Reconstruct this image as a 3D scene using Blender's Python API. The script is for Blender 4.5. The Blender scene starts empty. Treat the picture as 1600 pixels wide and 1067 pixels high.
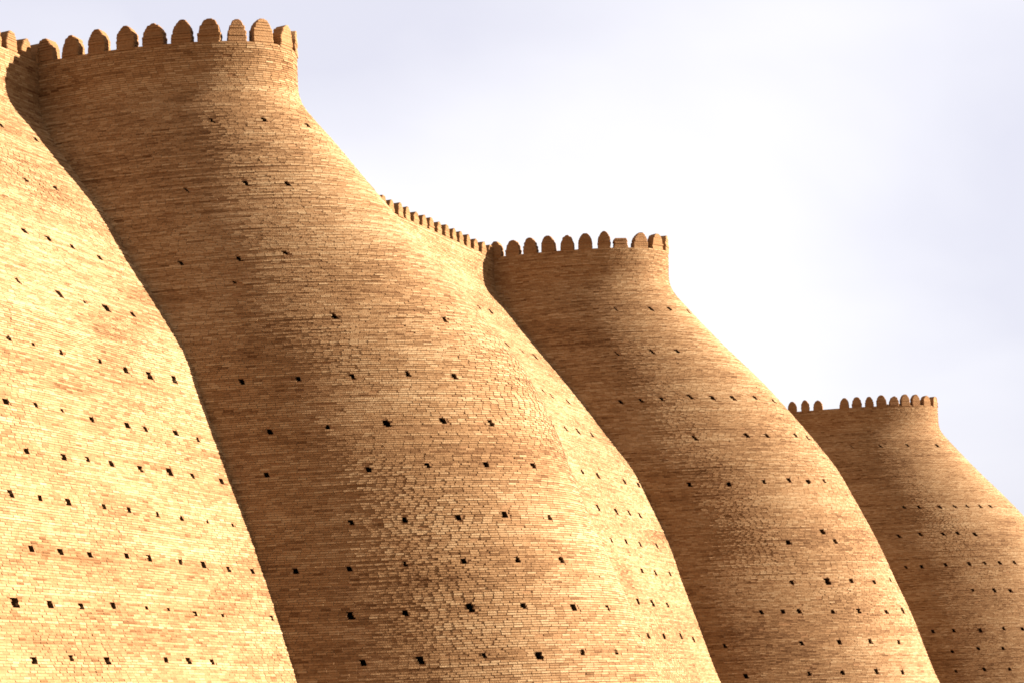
import bpy, math, random
import numpy as np
from mathutils import Matrix, Vector

# ============ camera, sky, sun, exposure ============
scene = bpy.context.scene
C = scene.collection
rng = np.random.default_rng(11); random.seed(11)
# ---- geometry of the wall, in metres (x right, y away, z up) ----
ZT = 19.2                                   # level of the crenels
ZK = [-.5, 2.0, 5.0, 8.0, 10.5, 12.6, 14.5, 16.3, 17.9, ZT + 1]
DK = [10.6151, 9.4411, 8.2679, 7.0341, 5.9164, 4.371, 2.8725, 1.2907, 0.0, 0.0]
_zf = np.linspace(-1.0, 20.4, 857)
_df = np.interp(_zf, ZK, DK)
_kr = np.exp(-.5 * (np.arange(-36, 37) * .025 / .28) ** 2); _kr /= _kr.sum()
_df = np.convolve(np.pad(_df, 36, mode='edge'), _kr, 'valid')
def batter(z): return np.interp(z, _zf, _df)
W0, P0, EXPO, ALPHA, GAMMA = 2.6097, 6.03, 1.9701, 0.4918, 0.9957
A = {2: np.array([-11.9773, 56.0107]), 3: np.array([-0.5658, 82.8098]), 4: np.array([18.2747, 129.2188])}
EA = {2: -0.4627, 3: -0.3795, 4: -0.245}
CD = {1: 1.1783, 2: 1.1814}
def axes(i):
    e = np.array([math.cos(EA[i]), math.sin(EA[i])]); t = np.array([-e[1], e[0]])
    return e, t, A[i] + t * W0
_th = np.linspace(-np.pi / 2, np.pi / 2, 361)
def bastion_outline(i, z):
    """plan of the bastion at height z, from the near end round the tip to the far end"""
    e, t, O = axes(i); d = float(batter(z)); w = W0 + ALPHA * d; p = P0 + d
    s, c = np.sin(_th), np.cos(_th)
    a = w * np.sign(s) * np.abs(s) ** (2 / EXPO); b = p * np.abs(c) ** (2 / EXPO)
    ex = np.linspace(-7. if i == 4 else -1.5, -.05, 12)
    a = np.concatenate([np.full(12, -w), a, np.full(12, w)]); b = np.concatenate([ex, b, ex[::-1]])
    return O + a[:, None] * t + b[:, None] * e
def bastion_arc(i, z):
    P = bastion_outline(i, z); L = np.concatenate([[0], np.cumsum(np.hypot(*np.diff(P, axis=0).T))])
    return P, L - L[192]
# curtain: origin, direction, outward normal, s range
_O3 = axes(3)[2]
_d3 = (A[4] - _O3) / np.linalg.norm(A[4] - _O3)
CURT = {}
for k, (org, dr, s0, s1) in {1: (A[2], (math.cos(CD[1]), math.sin(CD[1])), -32., 2.5), 2: (A[3], (math.cos(CD[2]), math.sin(CD[2])), -25., 2.5),
                             3: (A[4], tuple(_d3), -46., 2.5)}.items():
    dr = np.array(dr); CURT[k] = (np.array(org) + (np.array([dr[1], -dr[0]]) * -4.0 if k == 3 else 0), dr, np.array([dr[1], -dr[0]]), s0, s1)
def curtain_off(z):
    d = batter(z); return GAMMA * d
def curtain_pt(k, s, z):
    org, dr, n, s0, s1 = CURT[k]
    return org + np.multiply.outer(s, dr) + n * float(curtain_off(z))
PITCH, ROLL, FPX, EYE = 0.1707, 0.0425, 3500., 1.7
_cf = np.array([0, math.cos(PITCH), math.sin(PITCH)]); _cu0 = np.array([0, -math.sin(PITCH), math.cos(PITCH)]); _cr0 = np.array([1., 0, 0])
CR = _cr0 * math.cos(ROLL) - _cu0 * math.sin(ROLL); CU = _cu0 * math.cos(ROLL) + _cr0 * math.sin(ROLL); CF = _cf

cam_data = bpy.data.cameras.new('camera')
cam_data.sensor_width = 36.0; cam_data.lens = 36.0 * FPX / 1600.0
cam_data.clip_start = .1; cam_data.clip_end = 6000
cam = bpy.data.objects.new('camera', cam_data); C.objects.link(cam)
cam.matrix_world = Matrix(((CR[0], CU[0], -CF[0], 0), (CR[1], CU[1], -CF[1], 0), (CR[2], CU[2], -CF[2], EYE), (0, 0, 0, 1)))
scene.camera = cam

SUN_AZ = math.radians(1.5)        # measured from +x (right of the picture) towards +y (away)
SUN_EL = math.radians(14)
SUN_VEC = Vector((math.cos(SUN_AZ) * math.cos(SUN_EL), math.sin(SUN_AZ) * math.cos(SUN_EL), math.sin(SUN_EL)))
sun_data = bpy.data.lights.new('sun', 'SUN'); sun_data.energy = 5.0; sun_data.angle = math.radians(.6); sun_data.color = (1, .99, .985)
sun = bpy.data.objects.new('sun', sun_data); C.objects.link(sun)
sun.rotation_euler = SUN_VEC.to_track_quat('Z', 'Y').to_euler(); sun.location = (40, -10, 40)

world = bpy.data.worlds.new('World'); scene.world = world; world.use_nodes = True
nt = world.node_tree; nt.nodes.clear()
def wn(t, **kw):
    n = nt.nodes.new(t)
    for k, v in kw.items(): setattr(n, k, v)
    return n
sky = wn('ShaderNodeTexSky', sky_type='NISHITA', sun_disc=False, sun_elevation=SUN_EL, sun_rotation=math.pi / 2 - SUN_AZ,
         air_density=1.0, dust_density=1.5, ozone_density=1.5)
wtc = wn('ShaderNodeTexCoord')
wmap = wn('ShaderNodeMapping'); wmap.inputs['Location'].default_value = (6.85, 3.55, 1.65); wmap.inputs['Scale'].default_value = (1, 1, 1.7)
wno = wn('ShaderNodeTexNoise'); wno.inputs['Scale'].default_value = 2.6; wno.inputs['Detail'].default_value = 6; wno.inputs['Roughness'].default_value = .42
wno.inputs['Distortion'].default_value = .4
wramp = wn('ShaderNodeValToRGB'); wramp.color_ramp.elements[0].position = .40; wramp.color_ramp.elements[1].position = .58
wramp.color_ramp.elements[0].color = (2.62, 2.66, 2.92, 1); wramp.color_ramp.elements[1].color = (3.42, 3.46, 3.46, 1)   # thin bright cloud veil
wmix = wn('ShaderNodeMix', data_type='RGBA'); wmix.inputs['Factor'].default_value = .9
wwb = wn('ShaderNodeMix', data_type='RGBA', blend_type='MULTIPLY'); wwb.inputs['Factor'].default_value = 1; wwb.inputs['B'].default_value = (1, .965, .99, 1)
bg = wn('ShaderNodeBackground'); bg.inputs['Strength'].default_value = .05
wout = wn('ShaderNodeOutputWorld')
L = nt.links.new
L(wtc.outputs['Generated'], wmap.inputs['Vector']); L(wmap.outputs['Vector'], wno.inputs['Vector']); L(wno.outputs['Fac'], wramp.inputs['Fac'])
L(wramp.outputs['Color'], wmix.inputs['B']); L(sky.outputs['Color'], wmix.inputs['A']); L(wmix.outputs['Result'], wwb.inputs['A']); L(wwb.outputs['Result'], bg.inputs['Color'])
L(bg.outputs['Background'], wout.inputs['Surface'])

vs = scene.view_settings
vs.view_transform = 'Standard'; vs.look = 'None'; vs.gamma = 1; vs.exposure = 2.68; vs.use_curve_mapping = False
scene.render.engine = 'CYCLES'
scene.cycles.use_denoising = True
scene.cycles.max_bounces = 5; scene.cycles.diffuse_bounces = 3
scene.cycles.filter_width = 1.7

# ============ materials ============
def material(name):
    m = bpy.data.materials.new(name); m.use_nodes = True
    t = m.node_tree; t.nodes.clear()
    o = t.nodes.new('ShaderNodeOutputMaterial'); b = t.nodes.new('ShaderNodeBsdfPrincipled')
    b.inputs['Roughness'].default_value = .95; b.inputs['Specular IOR Level'].default_value = .12
    t.links.new(b.outputs[0], o.inputs[0])
    return m, t, b
def ramp(t, stops):
    r = t.nodes.new('ShaderNodeValToRGB'); e = r.color_ramp.elements
    while len(e) < len(stops): e.new(.5)
    for x, (p, c) in zip(e, stops): x.position = p; x.color = (*c, 1)
    return r
def noise(t, vec, scale, detail=3, rough=.55):
    n = t.nodes.new('ShaderNodeTexNoise'); n.inputs['Scale'].default_value = scale; n.inputs['Detail'].default_value = detail
    n.inputs['Roughness'].default_value = rough; t.links.new(vec, n.inputs['Vector']); return n
def clay(name, dark, mid, light, tint=True, bump=.012):
    m, t, b = material(name)
    g = t.nodes.new('ShaderNodeNewGeometry'); pos = g.outputs['Position']
    mp = t.nodes.new('ShaderNodeMapping'); mp.inputs['Scale'].default_value = (1, 1, 4.5); t.links.new(pos, mp.inputs['Vector'])
    fine = noise(t, pos, 16, 4, .6)
    stain = noise(t, mp.outputs['Vector'], .42, 5, .6)
    add = t.nodes.new('ShaderNodeMath'); add.operation = 'MULTIPLY_ADD'; add.inputs[1].default_value = .60; add.inputs[2].default_value = -.30
    t.links.new(fine.outputs['Fac'], add.inputs[0])
    s2 = t.nodes.new('ShaderNodeMath'); s2.operation = 'ADD'; t.links.new(add.outputs[0], s2.inputs[0])
    if tint:
        a = t.nodes.new('ShaderNodeAttribute'); a.attribute_name = 'tint'; t.links.new(a.outputs['Fac'], s2.inputs[1])
    else: s2.inputs[1].default_value = .5
    st = t.nodes.new('ShaderNodeMath'); st.operation = 'MULTIPLY_ADD'; st.inputs[1].default_value = .8; st.inputs[2].default_value = -.40
    t.links.new(stain.outputs['Fac'], st.inputs[0])
    s3 = t.nodes.new('ShaderNodeMath'); s3.operation = 'ADD'; t.links.new(s2.outputs[0], s3.inputs[0]); t.links.new(st.outputs[0], s3.inputs[1])
    r = ramp(t, [(.05, dark), (.5, mid), (.95, light)]); t.links.new(s3.outputs[0], r.inputs['Fac'])
    t.links.new(r.outputs['Color'], b.inputs['Base Color'])
    bp = t.nodes.new('ShaderNodeBump'); bp.inputs['Distance'].default_value = bump; bp.inputs['Strength'].default_value = .8
    bn = noise(t, pos, 30, 3, .6); t.links.new(bn.outputs['Fac'], bp.inputs['Height']); t.links.new(bp.outputs['Normal'], b.inputs['Normal'])
    return m
M_BRICK = clay('fired_clay_brick', (.080, .032, .0085), (.190, .096, .0365), (.278, .168, .077))
M_MORTAR = clay('mud_mortar', (.10, .043, .014), (.17, .080, .030), (.225, .117, .049), tint=False)
M_MERLON = clay('weathered_merlon_brick', (.08, .029, .008), (.165, .077, .027), (.26, .143, .06), tint=False, bump=.02)
M_HOLE = clay('shade_dark_hole_lining', (.04, .02, .008), (.07, .034, .014), (.10, .05, .02), tint=False)  # mud lining, colour darkened to stand for the shade inside the holes
M_GROUND = clay('dry_packed_earth', (.12, .078, .042), (.165, .112, .066), (.21, .15, .09), tint=False)

# ============ helpers ============
def mesh_from(name, V, Q, mat, tint=None, smooth=False):
    V = np.ascontiguousarray(V, dtype=np.float32).reshape(-1, 3); Q = np.ascontiguousarray(Q, dtype=np.int32)
    me = bpy.data.meshes.new(name); nf, k = Q.shape
    me.vertices.add(len(V)); me.vertices.foreach_set('co', V.ravel())
    me.loops.add(nf * k); me.loops.foreach_set('vertex_index', Q.ravel())
    me.polygons.add(nf); me.polygons.foreach_set('loop_start', np.arange(0, nf * k, k, dtype=np.int32))
    me.polygons.foreach_set('use_smooth', np.full(nf, smooth, dtype=bool))
    me.materials.append(mat)
    if tint is not None:
        at = me.attributes.new('tint', 'FLOAT', 'POINT'); at.data.foreach_set('value', np.ascontiguousarray(tint, dtype=np.float32))
    me.update(calc_edges=True); return me
def empty(name, loc, label, cat, group):
    o = bpy.data.objects.new(name, None); C.objects.link(o); o.location = loc; o.empty_display_size = .5
    o['kind'] = 'thing'; o['label'] = label; o['category'] = cat; o['group'] = group
    return o
def child(name, me, root, mw=None, kind=None, label=None):
    o = bpy.data.objects.new(name, me); C.objects.link(o); o.parent = root
    o.matrix_parent_inverse = Matrix.Translation(-root.location)
    if mw is not None: o.matrix_basis = mw
    if kind: o['kind'] = kind
    if label: o['label'] = label
    return o
_lat = rng.random((256, 256))
def vnoise(x, y):
    x = np.asarray(x, float); y = np.asarray(y, float)
    xi = np.floor(x).astype(int); yi = np.floor(y).astype(int); fx = x - xi; fy = y - yi
    fx = fx * fx * (3 - 2 * fx); fy = fy * fy * (3 - 2 * fy); g = lambda a, b: _lat[a & 255, b & 255]
    return (g(xi, yi) * (1 - fx) + g(xi + 1, yi) * fx) * (1 - fy) + (g(xi, yi + 1) * (1 - fx) + g(xi + 1, yi + 1) * fx) * fy - .5
def wobble(seed, s, z):
    """how far the weathered face bulges out or in"""
    fade = np.clip((ZT - .1 - z) / 1.5, .25, 1)
    o = seed * 37.3
    return fade * (.18 * vnoise(s / 4.3 + o, z / 2.6 + o) + .055 * vnoise(s / 2.4 + o, z / 1.5))

class Bastion:
    def __init__(s, i): s.i = i; s.seed = i
    def srange(s, z): P, a = bastion_arc(s.i, z); return a[0], a[-1]
    def frame(s, ss, z, extra=0.):
        """points, tangents, up-slope vectors and outward normals at arc positions ss of level z"""
        P, a = bastion_arc(s.i, z); P2 = bastion_outline(s.i, z + .05); idx = np.arange(len(a))
        f = np.interp(ss, a, idx)
        pt = lambda PP, q: np.stack([np.interp(q, idx, PP[:, 0]), np.interp(q, idx, PP[:, 1])], -1)
        p = pt(P, f); pa = pt(P, np.interp(ss - .12, a, idx)); pb = pt(P, np.interp(ss + .12, a, idx))
        T = pb - pa; T /= np.linalg.norm(T, axis=1)[:, None]
        N2 = np.stack([T[:, 1], -T[:, 0]], -1); out = ((pt(P2, f) - p) * N2).sum(1)
        return s._fin(ss, z, p, T, N2, out, extra)
    def _fin(s, ss, z, p, T, N2, out, extra):
        n = len(ss); V = np.column_stack([N2 * out[:, None], np.full(n, .05)]); V /= np.linalg.norm(V, axis=1)[:, None]
        T3 = np.column_stack([T, np.zeros(n)]); N = np.cross(T3, V)
        p3 = np.column_stack([p, np.full(n, z)]) + N * (wobble(s.seed, ss, z) + extra)[:, None] if np.ndim(extra) else np.column_stack([p, np.full(n, z)]) + N * (wobble(s.seed, ss, z) + extra)[:, None]
        return p3, T3, V, N
    def hidden(s, p):
        """bricks buried in the adjoining curtain walls"""
        h = np.zeros(len(p), bool); d = curtain_off(p[:, 2])
        for k in (s.i - 1, s.i):
            if k in CURT:
                org, dr, n, s0, s1 = CURT[k]; q = p[:, :2] - org; a = q @ dr
                h |= (q @ n - d < -.25) & (a > s0) & (a < s1)
        return h
class Curtain:
    def __init__(s, k): s.k = k; s.i = k; s.seed = k + 20
    def srange(s, z): return CURT[s.k][3], CURT[s.k][4]
    def frame(s, ss, z, extra=0.):
        org, dr, n, s0, s1 = CURT[s.k]; p = curtain_pt(s.k, ss, z); m = len(ss)
        out = np.full(m, float(curtain_off(z + .05) - curtain_off(z)))
        return Bastion._fin(s, ss, z, p, np.tile(dr, (m, 1)), np.tile(n, (m, 1)), out, extra)
    def hidden(s, p):
        h = np.zeros(len(p), bool)
        for i in (2, 3, 4):
            e, t, O = axes(i); q = p[:, :2] - O; d = batter(p[:, 2]) - .3; a = np.abs(q @ t) / (W0 + ALPHA * d); b = q @ e / (P0 + d)
            h |= (a < 1) & (b < np.clip(1 - a ** EXPO, 0, 1) ** (1 / EXPO))
        return h

def pixel(p):
    q = p - np.array([0, 0, EYE]); d = q @ CF
    return 800 + FPX * (q @ CR) / d, 533.5 - FPX * (q @ CU) / d, d

BRICK_Q = np.array([[4, 5, 6, 7], [0, 1, 5, 4], [1, 2, 6, 5], [2, 3, 7, 6], [3, 0, 4, 7]])
def brick_verts(p, T, V, N, hl, hh, proud, depth, jit):
    """eight corners of each brick: back rectangle, then the slightly smaller worn front"""
    n = len(p); out = np.empty((n, 8, 3))
    for k, (a, b) in enumerate([(-1, -1), (1, -1), (1, 1), (-1, 1)]):
        out[:, k] = p + T * (a * hl)[:, None] + V * (b * hh)[:, None] - N * depth
        ja = rng.normal(0, jit, n); jb = rng.normal(0, jit * .6, n); jn = rng.normal(0, jit * .55, n)
        out[:, k + 4] = p + T * (a * (hl - .003) + ja)[:, None] + V * (b * (hh - .003) + jb)[:, None] + N * (proud + jn)[:, None]
    return out

VARIANT = []
def brick_variants():
    for k in range(18):
        z1 = np.zeros(1)
        v = brick_verts(np.zeros((1, 3)), np.array([[1., 0, 0]]), np.array([[0, 1., 0]]), np.array([[0, 0, 1.]]), z1 + .105, z1 + .0245, z1, .05, .004)[0]
        VARIANT.append(mesh_from('brick', v, BRICK_Q, M_BRICK, tint=np.full(8, .15 + .7 * (k + .5) / 18)))
brick_variants()

def lay_bricks(S, root, holes, singles=300, blen=.215, pitch=.058, margin=420, zlow=.0):
    """running courses from the foot to the crenels; the largest in view become single bricks"""
    VV = []; TT = []; FR = []
    z = ZT - pitch * .5; c = 0
    while z > zlow:
        s0, s1 = S.srange(z)
        n = int((s1 - s0) / blen) + 4
        L = blen + rng.normal(0, .010, n); L[rng.random(n) < .03] *= .55
        edges = s0 + np.concatenate([[0], np.cumsum(L + .005)]) - (.5 * (c % 2) + rng.uniform(-.08, .08)) * blen
        a = edges[:-1].copy(); b = a + L
        hh = pitch * .5 - .0045
        for (hs, hz, wd, ht) in holes:
            if abs(z - hz) < ht * .5 + pitch * .3:
                h0, h1 = hs - wd / 2 - rng.uniform(-.03, .02), hs + wd / 2 + rng.uniform(-.03, .02)
                hit = (b > h0) & (a < h1); left = hit & (a < h0); right = hit & ~left
                b[left] = np.minimum(b[left], h0); a[right] = np.maximum(a[right], h1)
        ok = (b - a > .05) & (b < s1 + .1)
        ok &= rng.random(n) > .006 + .03 * np.clip(vnoise(a / 2.1, np.full(n, z / .9 + 50)) - .22, 0, 1)
        a, b = a[ok], b[ok]
        if len(a):
            m = (a + b) / 2; n = len(m)
            p, T, V, N = S.frame(m, z)
            keep = ~S.hidden(p)
            view = p - np.array([0, 0, EYE]); view /= np.linalg.norm(view, axis=1)[:, None]
            keep &= (view * N).sum(1) < .3
            px, py, d = pixel(p); keep &= (px > -margin) & (px < 1600 + margin) & (py < 1067 + margin)
            if keep.any():
                p, T, V, N, a, b, m = p[keep], T[keep], V[keep], N[keep], a[keep], b[keep], m[keep]; n = len(m)
                row = rng.normal(0, .004); wear = np.clip(vnoise(m / 1.1 + 9, np.full(n, z / .33)) - .12, 0, 1) * .10
                run = np.clip(vnoise(m / 1.3 + c * 7.7, np.full(n, c * .61 + 3)) - .08, 0, 1)
                proud = .006 + row * .8 + rng.normal(0, .003, n) - wear * .12 - run * .012; proud = np.maximum(proud, -.003)
                ang = rng.normal(0, .012, n)[:, None]; T2 = T * np.cos(ang) + V * np.sin(ang); V2 = V * np.cos(ang) - T * np.sin(ang)
                p = p + V * (.016 * vnoise(m / 1.7, np.full(n, c * .13)))[:, None]
                tilt = rng.normal(0, .03, n)[:, None]; N2 = N * np.cos(tilt) + V2 * np.sin(tilt); V2 = V2 * np.cos(tilt) - N * np.sin(tilt)
                VV.append(brick_verts(p, T2, V2, N2, (b - a) / 2, np.full(n, hh), proud, .06, .0026))
                pat = vnoise(m / 2.9 + 40, np.full(n, z / 1.3)); pat = .10 * np.clip(pat * 5 - .6, 0, 1) - .12 * np.clip(-pat * 9 - 1.6, 0, 1)
                TT.append(np.clip(.54 + pat + rng.normal(0, .125, n) + row * 18 - run * .45 - wear * 1.5, 0.02, .98))
                face = -(view[keep] * N).sum(1)
                inside = (px[keep] > 4) & (px[keep] < 1596) & (py[keep] > 4) & (py[keep] < 1063)
                FR.append(np.column_stack([p, T2, V2, N2, (b - a) / 2, proud, face / d[keep] * (b - a), inside & (face > .12)]))
        slope = float(batter(z - .05) - batter(z)) / .05
        z -= pitch / math.sqrt(1 + slope * slope); c += 1
    VV = np.concatenate(VV); TT = np.concatenate(TT); FR = np.concatenate(FR)
    rest = np.ones(len(VV), bool)
    if singles:
        score = FR[:, 14] * (FR[:, 15] > .5) * (FR[:, 12] > .09) * (FR[:, 12] < .125)
        pick = np.argsort(-score)[:singles]; rest[pick] = False
        for j in pick:
            f = FR[j]; T, V, N = f[3:6], f[6:9], f[9:12]; q = f[0:3] + N * f[13]; sx = f[12] / .105
            mw = Matrix(((T[0] * sx, V[0], N[0], q[0]), (T[1] * sx, V[1], N[1], q[1]), (T[2] * sx, V[2], N[2], q[2]), (0, 0, 0, 1)))
            child('brick', VARIANT[min(17, int(TT[j] * 18))], root, mw)
    VV = VV[rest]; TT = TT[rest]; n = len(VV)
    Q = (np.arange(n)[:, None, None] * 8 + BRICK_Q[None]).reshape(-1, 4)
    child('brickwork', mesh_from('brickwork', VV, Q, M_BRICK, tint=np.repeat(TT, 8)), root, kind='stuff')
    return n

def core(S, root, holes, cell=.42):
    """the mortar body behind the bricks, with an opening for every putlog hole, closed by the wall head"""
    lv = []
    for h in sorted(h[1] for h in holes):
        if not lv or h - lv[-1][-1] > .16 or h - lv[-1][0] > .3: lv.append([h])
        else: lv[-1].append(h)
    cuts = [-.35]
    for l in [sum(l) / len(l) for l in lv] + [ZT + .2]:
        lo = min(l - .23, ZT - .03); lo = max(lo, cuts[-1] + .001); n = max(1, round((lo - cuts[-1]) / (cell if lo < 15.4 else .16)))
        if lo - cuts[-1] > .02: cuts += list(np.linspace(cuts[-1], lo, n + 1)[1:])
        if l < ZT: cuts.append(max(cuts[-1] + .1, l + .23))
    zs = np.array(cuts); fitted = []
    s0, s1 = S.srange(8.0); nc = max(8, int((s1 - s0) / (cell * 1.1)))
    fr = np.linspace(0, 1, nc + 1); DEEP = -.006
    def pos(ss, z, extra): return S.frame(np.atleast_1d(np.asarray(ss, float)), z, extra)[0]
    rows = []; ar = []
    for z in zs:
        a, b = S.srange(z); ss = a + (b - a) * fr; rows.append(pos(ss, z, DEEP)); ar.append(ss)
    V = list(np.concatenate(rows)); Q = []
    W = nc + 1; taken = {}
    for h in holes:
        hs, hz, wd, ht = h; r = int(np.clip(np.searchsorted(zs, hz) - 1, 0, len(zs) - 2))
        sm = (ar[r] + ar[r + 1]) / 2; cidx = int(np.searchsorted(sm, hs) - 1)
        if 0 <= cidx < nc and (r, cidx) not in taken: taken[(r, cidx)] = h
    for r in range(len(zs) - 1):
        for c in range(nc):
            q = [r * W + c, r * W + c + 1, (r + 1) * W + c + 1, (r + 1) * W + c]
            h = taken.get((r, c))
            if h is None: Q.append(q); continue
            hs, hz, wd, ht = h; dz = ht / 2 * .85
            hz = min(max(hz, zs[r] + .02 + dz), zs[r + 1] - .02 - dz); zl = max(zs[r] + .01, hz - dz); zh = min(zs[r + 1] - .01, hz + dz)
            lo = max(ar[r][c], ar[r + 1][c]) + .02; hi = min(ar[r][c + 1], ar[r + 1][c + 1]) - .02
            wd = min(wd, hi - lo); hs = min(max(hs, lo + wd / 2), hi - wd / 2); sa, sb = hs - wd / 2, hs + wd / 2
            if wd < .06: Q.append(q); continue
            fitted.append((hs, hz, wd, ht))
            i0 = len(V)
            fr_ = [pos(sa, zl, DEEP)[0], pos(sb, zl, DEEP)[0], pos(sb, zh, DEEP)[0], pos(sa, zh, DEEP)[0]]
            V.extend(fr_)
            for k in range(4): Q.append([q[k], q[(k + 1) % 4], i0 + (k + 1) % 4, i0 + k])
            N = S.frame(np.array([(sa + sb) / 2]), (zl + zh) / 2)[3][0]; N = np.array([N[0], N[1], 0.]); N /= np.linalg.norm(N)
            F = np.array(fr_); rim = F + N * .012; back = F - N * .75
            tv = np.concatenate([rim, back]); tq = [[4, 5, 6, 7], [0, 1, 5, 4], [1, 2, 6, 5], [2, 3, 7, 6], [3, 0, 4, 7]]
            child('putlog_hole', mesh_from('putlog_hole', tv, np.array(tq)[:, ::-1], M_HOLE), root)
    me = mesh_from('mortar_core', np.array(V), np.array(Q), M_MORTAR, smooth=True)
    child('mortar_core', me, root)
    # the wall head: a slab behind the crenels
    a, b = S.srange(ZT); ss = a + (b - a) * fr
    f_out = pos(ss, ZT, 0.)
    _, T, _, N = S.frame(ss, ZT); N[:, 2] = 0; N /= np.linalg.norm(N, axis=1)[:, None]
    o = f_out - N * .01; o[:, 2] = ZT + .012; i = f_out - N * .75; i[:, 2] = ZT + .012
    lo_o = o.copy(); lo_o[:, 2] = ZT - .04; lo_i = i.copy(); lo_i[:, 2] = ZT - 1.3
    k = np.arange(nc); n1 = nc + 1; Q = []
    for x0, x1 in ((0, 1), (1, 3), (2, 0)):
        Q.append(np.stack([x0 * n1 + k, x0 * n1 + k + 1, x1 * n1 + k + 1, x1 * n1 + k], -1))
    child('wall_head', mesh_from('wall_head', np.concatenate([o, i, lo_o, lo_i]), np.concatenate(Q), M_MORTAR), root)
    return fitted

# ---- merlons: rounded, slightly pointed brick shields, coursed, 0.34 m thick ----
def merlon_mesh(seed, broken=0.):
    r = np.random.default_rng(seed); H = .60 + r.normal(0, .03); hw = .262 + r.normal(0, .008); lean = r.normal(0, .02)
    def half(h):
        if h < .2: return hw
        q = min(1, (h - .2) / (H - .2)); return max(.03, hw * math.sqrt(max(0, 1 - q ** 1.65)))
    lv = []; h = -.05
    top = H - .012 - broken
    while h < top:
        g = .010; h1 = min(h + .058, top); j = r.normal(0, .009); jy = r.normal(0, .008)
        w0, w1 = half(max(h, 0)), half(max(h1, 0)); st = (w0 * .5 + w1 * .5)
        lv += [(h, w0 * .6 + st * .4 + j, .17 + jy), (h1, w1 * .6 + st * .4 + j, .17 + jy)]
        if h1 < top: lv += [(h1 + .002, w1 - .006, .162), (h1 + g, w1 - .006, .162)]
        h = h1 + g + .002
    V = []; Q = []; c = .022
    for k, (h, w, t) in enumerate(lv):
        c_ = min(c, w * .4)
        for x, y in ((-w, -t + c_), (-w + c_, -t), (w - c_, -t), (w, -t + c_), (w, t - c_), (w - c_, t), (-w + c_, t), (-w, t - c_)):
            V.append((x + lean * h * 2 + r.normal(0, .002), y + r.normal(0, .003), h + (r.normal(0, .02) if broken and k == len(lv) - 1 else r.normal(0, .002))))
        if k:
            b0 = (k - 1) * 8; b1 = k * 8
            for a in range(8): Q.append((b0 + a, b0 + (a + 1) % 8, b1 + (a + 1) % 8, b1 + a))
    V.append((lean * h * 2, 0, V[-1][2] + .006)); ti = len(V) - 1; b1 = (len(lv) - 1) * 8
    for a in range(0, 8, 2): Q.append((b1 + a, b1 + a + 1, b1 + (a + 2) % 8, ti))
    me = mesh_from('merlon', np.array(V), np.array(Q), M_MERLON)
    return me
MERLON = [merlon_mesh(100 + k) for k in range(8)]
MERLON_LOW = merlon_mesh(140, .20); MERLON_LOW2 = merlon_mesh(141, .27)
def merlons(S, root, spots, low={}, k=1., skip_inside=True):
    for q, s in enumerate(spots):
        p, T, V, N = S.frame(np.array([s]), ZT); p = p[0]; T = T[0]; N = np.array([T[1], -T[0], 0])
        if skip_inside and S.hidden(np.array([[p[0], p[1], ZT]]))[0]: continue
        T = T + N * rng.normal(0, .02); T /= np.linalg.norm(T); N = np.array([T[1], -T[0], 0])
        c = p - N * (.165 + rng.normal(0, .01))
        kx = k * rng.uniform(.94, 1.05); kz = k * rng.uniform(.95, 1.05)
        mw = Matrix(((T[0] * kx, -N[0], rng.normal(0, .025), c[0]), (T[1] * kx, -N[1], rng.normal(0, .02), c[1]), (0, 0, kz, ZT + .012), (0, 0, 0, 1)))
        child('merlon', low.get(q, MERLON[(q * 5 + S.seed) % 8]), root, mw, label='broken merlon with its top gone' if q in low else None)

# ============ ground ============
g = np.array([[-3000, -3000, 0], [3000, -3000, 0], [3000, 3000, 0], [-3000, 3000, 0.]])
ground = bpy.data.objects.new('ground', mesh_from('ground', g, np.array([[0, 1, 2, 3]]), M_GROUND)); C.objects.link(ground); ground['kind'] = 'structure'

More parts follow.
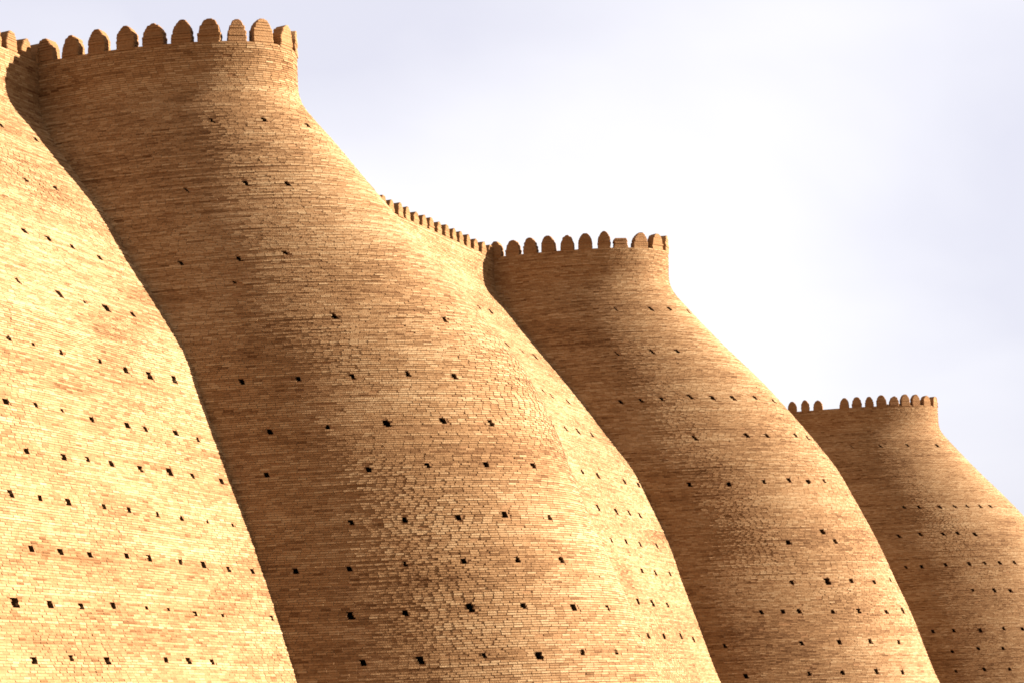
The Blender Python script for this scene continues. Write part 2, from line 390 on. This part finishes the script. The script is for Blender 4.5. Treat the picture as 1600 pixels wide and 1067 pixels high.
# ============ the fortress wall ============
HOLES = {
    'c1': [(-3.02,16.7,1.04),(-1.52,16.7,1.1),(-4.16,14.9,0.9),(-3.02,14.9,1.06),(-6.38,13.0,1.14),(-5.54,13.0,1.14),(-4.52,13.0,1.04),(-3.56,12.95,0.97),(-3.92,11.4,1.0),(-8.54,11.35,0.9),(-6.86,11.35,1.5),(-5.96,11.35,0.62),(-5.0,11.35,1.5),(-6.74,9.85,0.9),(-3.68,9.85,1.5),(-10.1,9.8,1.01),(-9.32,9.8,0.62),(-8.24,9.8,0.89),(-5.72,9.8,1.2),(-4.76,9.8,1.5),(-4.7,8.45,1.15),(-10.1,8.4,0.96),(-9.2,8.4,0.62),(-6.8,8.4,1.19),(-5.96,8.4,1.17),(-3.8,8.4,1.01),(-11.18,8.35,1.09),(-8.18,8.35,1.02),(-5.72,7.45,1.5),(-4.76,7.45,0.95),(-3.56,7.45,1.17),(-8.96,7.4,0.9),(-8.06,7.4,1.1),(-6.86,7.4,1.16),(-11.06,7.35,0.97),(-9.86,7.35,1.16),(-12.2,6.4,1.16),(-11.24,6.4,0.89),(-10.28,6.4,1.11),(-9.02,6.4,0.88),(-8.12,6.4,1.04),(-6.98,6.4,1.02),(-5.96,6.4,0.95),(-4.94,6.4,0.62),(-3.8,6.4,0.62),(-8.84,5.4,0.93),(-8.0,5.4,1.1),(-6.8,5.4,1.02),(-5.78,5.4,1.14),(-12.14,5.35,0.98),(-11.18,5.35,1.14),(-10.16,5.35,0.98),(-4.76,5.35,0.96),(-3.74,5.35,0.98),(-10.04,4.35,1.04),(-8.78,4.35,0.62),(-7.94,4.35,0.62),(-13.28,4.3,1.5),(-12.14,4.3,1.14),(-11.12,4.3,1.04),(-6.86,4.3,0.96),(-5.78,4.3,0.62),(-3.68,4.3,0.88),(-12.02,3.3,0.91),(-8.72,3.3,1.0),(-7.88,3.3,1.18),(-6.92,3.3,1.01),(-13.22,3.25,1.18),(-11.0,3.25,1.15)],
    'b2': [(-2.86,16.95,1.18),(-1.6,16.95,1.06),(-0.45,16.9,0.96),(-6.01,16.8,1.12),(-3.56,15.1,1.1),(-2.35,15.05,1.03),(-5.04,15.0,1.1),(-3.96,13.1,0.91),(-6.63,13.0,0.95),(-5.31,13.0,1.09),(-5.69,12.4,0.62),(-4.0,11.4,1.1),(-1.4,11.35,1.11),(-3.26,9.9,1.11),(-7.06,9.85,1.08),(-5.74,9.85,1.0),(-4.6,9.85,1.0),(-2.02,9.85,1.08),(-2.91,8.75,1.18),(-4.26,8.7,1.5),(-1.62,8.7,1.2),(-5.67,8.65,0.94),(-6.95,8.6,1.14),(-3.73,7.65,0.93),(-2.35,7.65,1.11),(-1.15,7.65,1.15),(-7.42,7.6,1.0),(-5.08,7.6,1.14),(-2.46,6.45,1.19),(-5.97,6.4,1.01),(-4.77,6.4,1.06),(-3.57,6.4,1.03),(-1.29,6.4,0.98),(-5.2,5.4,0.88),(-3.82,5.4,1.01),(-2.62,5.4,1.08),(-1.48,5.4,1.18),(-7.75,5.35,1.14),(-6.43,5.35,1.01),(-4.15,4.35,1.5),(-2.95,4.35,0.98),(-6.81,4.3,1.5),(-5.61,4.3,1.18),(-1.71,4.3,1.2),(-0.63,4.3,0.94),(-4.28,3.3,0.93),(-1.88,3.3,1.01),(-0.92,3.3,0.9),(-6.94,3.25,1.14),(-5.56,3.25,1.5),(-3.04,3.25,1.5)],
    'c2': [(-6.1,16.65,1.15),(-4.84,16.65,1.15),(-3.82,16.65,0.92),(-2.74,16.65,1.05),(-4.96,14.9,1.06),(-3.64,14.9,0.91),(-2.38,14.9,1.16),(-6.16,14.85,1.04),(-7.42,14.8,0.96),(-5.8,13.0,0.88),(-3.28,13.0,0.99),(-8.56,12.95,1.02),(-7.12,12.95,0.9),(-4.96,12.95,0.94),(-10.24,12.85,0.97),(-3.94,11.65,1.09),(-5.32,11.6,1.03),(-6.58,11.55,1.03),(-8.26,11.5,1.16),(-10.42,11.2,1.18),(-3.94,9.9,1.01),(-2.56,9.9,1.07),(-8.14,9.85,0.99),(-6.64,9.85,1.13),(-10.12,9.75,1.15),(-5.38,8.65,1.1),(-4.06,8.65,1.1),(-8.32,8.6,1.12),(-6.64,8.6,1.04),(-4.0,7.6,0.95),(-7.06,7.55,0.89),(-5.68,7.55,0.93),(-8.56,7.5,0.88),(-3.58,6.65,0.95),(-6.82,6.6,0.95),(-5.32,6.6,0.9),(-8.56,5.5,1.07),(-7.12,5.5,1.16),(-5.56,5.5,0.99),(-5.62,4.45,1.1),(-8.86,4.4,1.0),(-7.3,4.4,1.01),(-4.12,4.4,1.13),(-10.66,3.8,1.18),(-9.88,3.8,1.0)],
    'b3': [(-1.21,16.8,0.95),(-0.37,16.8,1.16),(-4.73,16.75,1.11),(-3.47,16.75,0.99),(-2.21,16.75,1.14),(-5.1,14.95,1.11),(-3.78,14.95,1.05),(-3.0,14.95,0.98),(-6.35,14.9,1.04),(-4.08,13.1,1.05),(-1.62,13.1,0.89),(-6.59,13.05,1.04),(-5.81,13.05,0.9),(-4.97,13.05,0.89),(-3.29,13.05,1.03),(-2.45,13.05,1.15),(-0.59,13.05,1.06),(-1.14,11.65,1.05),(-3.4,11.6,1.07),(-2.5,11.6,1.11),(-0.46,11.6,1.06),(-5.18,11.55,1.04),(-5.18,11.55,1.11),(-2.96,9.9,1.06),(-1.46,9.9,0.94),(-6.58,9.85,1.04),(-3.94,9.85,0.96),(-2.2,9.85,1.1),(-6.61,9.8,0.96),(-5.23,9.8,1.08),(-2.77,8.0,1.2),(-4.27,7.65,1.19),(-2.47,7.65,1.12),(-0.44,6.3,0.89),(-4.84,6.25,0.97),(-3.64,6.25,1.5),(-2.68,6.25,1.02),(-1.57,6.2,0.96),(-6.42,5.25,0.89),(-5.76,5.25,0.96),(-5.1,5.25,1.16),(-3.86,5.2,0.93),(-2.78,5.2,1.1),(-0.68,5.2,1.5),(-1.67,5.15,0.96),(-8.2,4.15,0.9),(-5.56,4.15,0.94),(-4.18,4.15,1.1),(-2.98,4.15,1.04),(-1.75,4.1,1.06),(-7.98,3.1,1.03),(-5.82,3.1,0.97),(-4.56,3.1,1.04),(-3.36,3.1,1.18),(-2.24,3.05,0.94)],
    'b4': [(-6.96,16.85,0.94),(-5.21,16.8,0.98),(-3.71,16.8,0.91),(-1.79,16.8,1.18),(-7.9,13.1,1.0),(-6.93,13.05,0.94),(-5.95,13.0,0.88),(-4.99,13.0,0.9),(-4.27,13.0,0.95),(-3.37,13.0,1.01),(-2.77,13.0,1.07),(-8.45,11.5,1.16),(-9.45,11.45,1.19),(-7.29,11.45,0.96),(-6.33,11.45,1.08),(-5.28,11.35,1.17),(-8.32,9.7,1.01),(-6.94,9.7,1.13),(-6.04,9.7,0.98),(-5.2,9.7,1.08),(-4.3,9.7,1.04),(-10.63,9.65,0.91),(-9.61,9.65,1.15),(-7.69,8.2,0.91),(-6.57,8.15,1.12),(-5.7,8.1,1.14),(-11.37,6.0,1.03),(-10.05,6.0,1.0),(-7.29,6.0,1.0),(-8.63,5.95,1.18),(-6.17,5.95,1.16),(-9.3,4.95,1.0),(-7.95,4.9,1.0),(-10.67,4.85,1.01),(-9.61,3.8,0.97),(-11.19,3.75,0.9),(-8.25,3.75,0.95)],
}
def hole_list(key):
    out = []
    for s, z, k in HOLES[key]:
        k *= {'b2': .72, 'b3': .9, 'b4': 1.1, 'c1': .72, 'c2': 1.1}[key]
        wd = (.15 if key[0] == 'b' else .20) * k
        out.append((s, z, wd, .19 * k * random.uniform(.9, 1.1)))
    return out
def build(key, S, label, cat, spots, low={}, mscale=1., **kw):
    hl = hole_list(key) if key in HOLES else []
    p = S.frame(np.array([0.]), 0.)[0][0]
    root = empty('bastion' if key[0] == 'b' else 'curtain_wall', (p[0], p[1], 0), label, cat, 'round bastions of the fortress' if key[0] == 'b' else 'curtain walls between the bastions')
    hl = core(S, root, hl)
    lay_bricks(S, root, hl, **kw)
    merlons(S, root, spots, low, mscale)
    return root
pitch = lambda a, b, st: list(np.arange(a, b, st))
build('c1', Curtain(1), 'sunlit sloping brick wall filling the lower left corner, dotted with rows of holes', 'wall',
      pitch(-.52 - 44 * .66, .4, .66), mscale=.88)
build('b2', Bastion(2), 'nearest and tallest round brick bastion, full row of rounded battlements at upper left', 'bastion',
      [-8.3, -7.62, -6.86, -6.06, -5.28, -4.46, -3.7, -2.96, -2.24, -1.52, -.84, -.14] + pitch(.58, 8.3, .73))
build('c2', Curtain(2), 'narrow sunlit wall strip with small battlements between the nearest and middle bastions', 'wall',
      pitch(-1.56 - 34 * .66, .4, .66), singles=0, mscale=.76)
build('b3', Bastion(3), 'middle round brick bastion with one broken battlement, left of the farthest bastion', 'bastion',
      [-8.4, -7.7, -7.0, -6.28, -5.58, -4.88, -4.16, -3.48, -2.76, -2.12, -1.36, -.6] + pitch(.13, 8.3, .73), low={9: MERLON_LOW})
build('b4', Bastion(4), 'farthest and smallest bastion at the right edge with a gap in its battlements', 'bastion',
      [-10.7, -9.95, -9.2, -8.44, -7.7, -6.18, -5.44, -4.7, -3.98, -3.26, -2.58, -1.92, -1.18, -.46] + pitch(.27, 8.3, .73), singles=0)
build('c3', Curtain(3), 'brick wall hidden between the middle and the farthest bastions', 'wall', pitch(-45., .2, .66), singles=0, mscale=.84, blen=.45, pitch=.12)
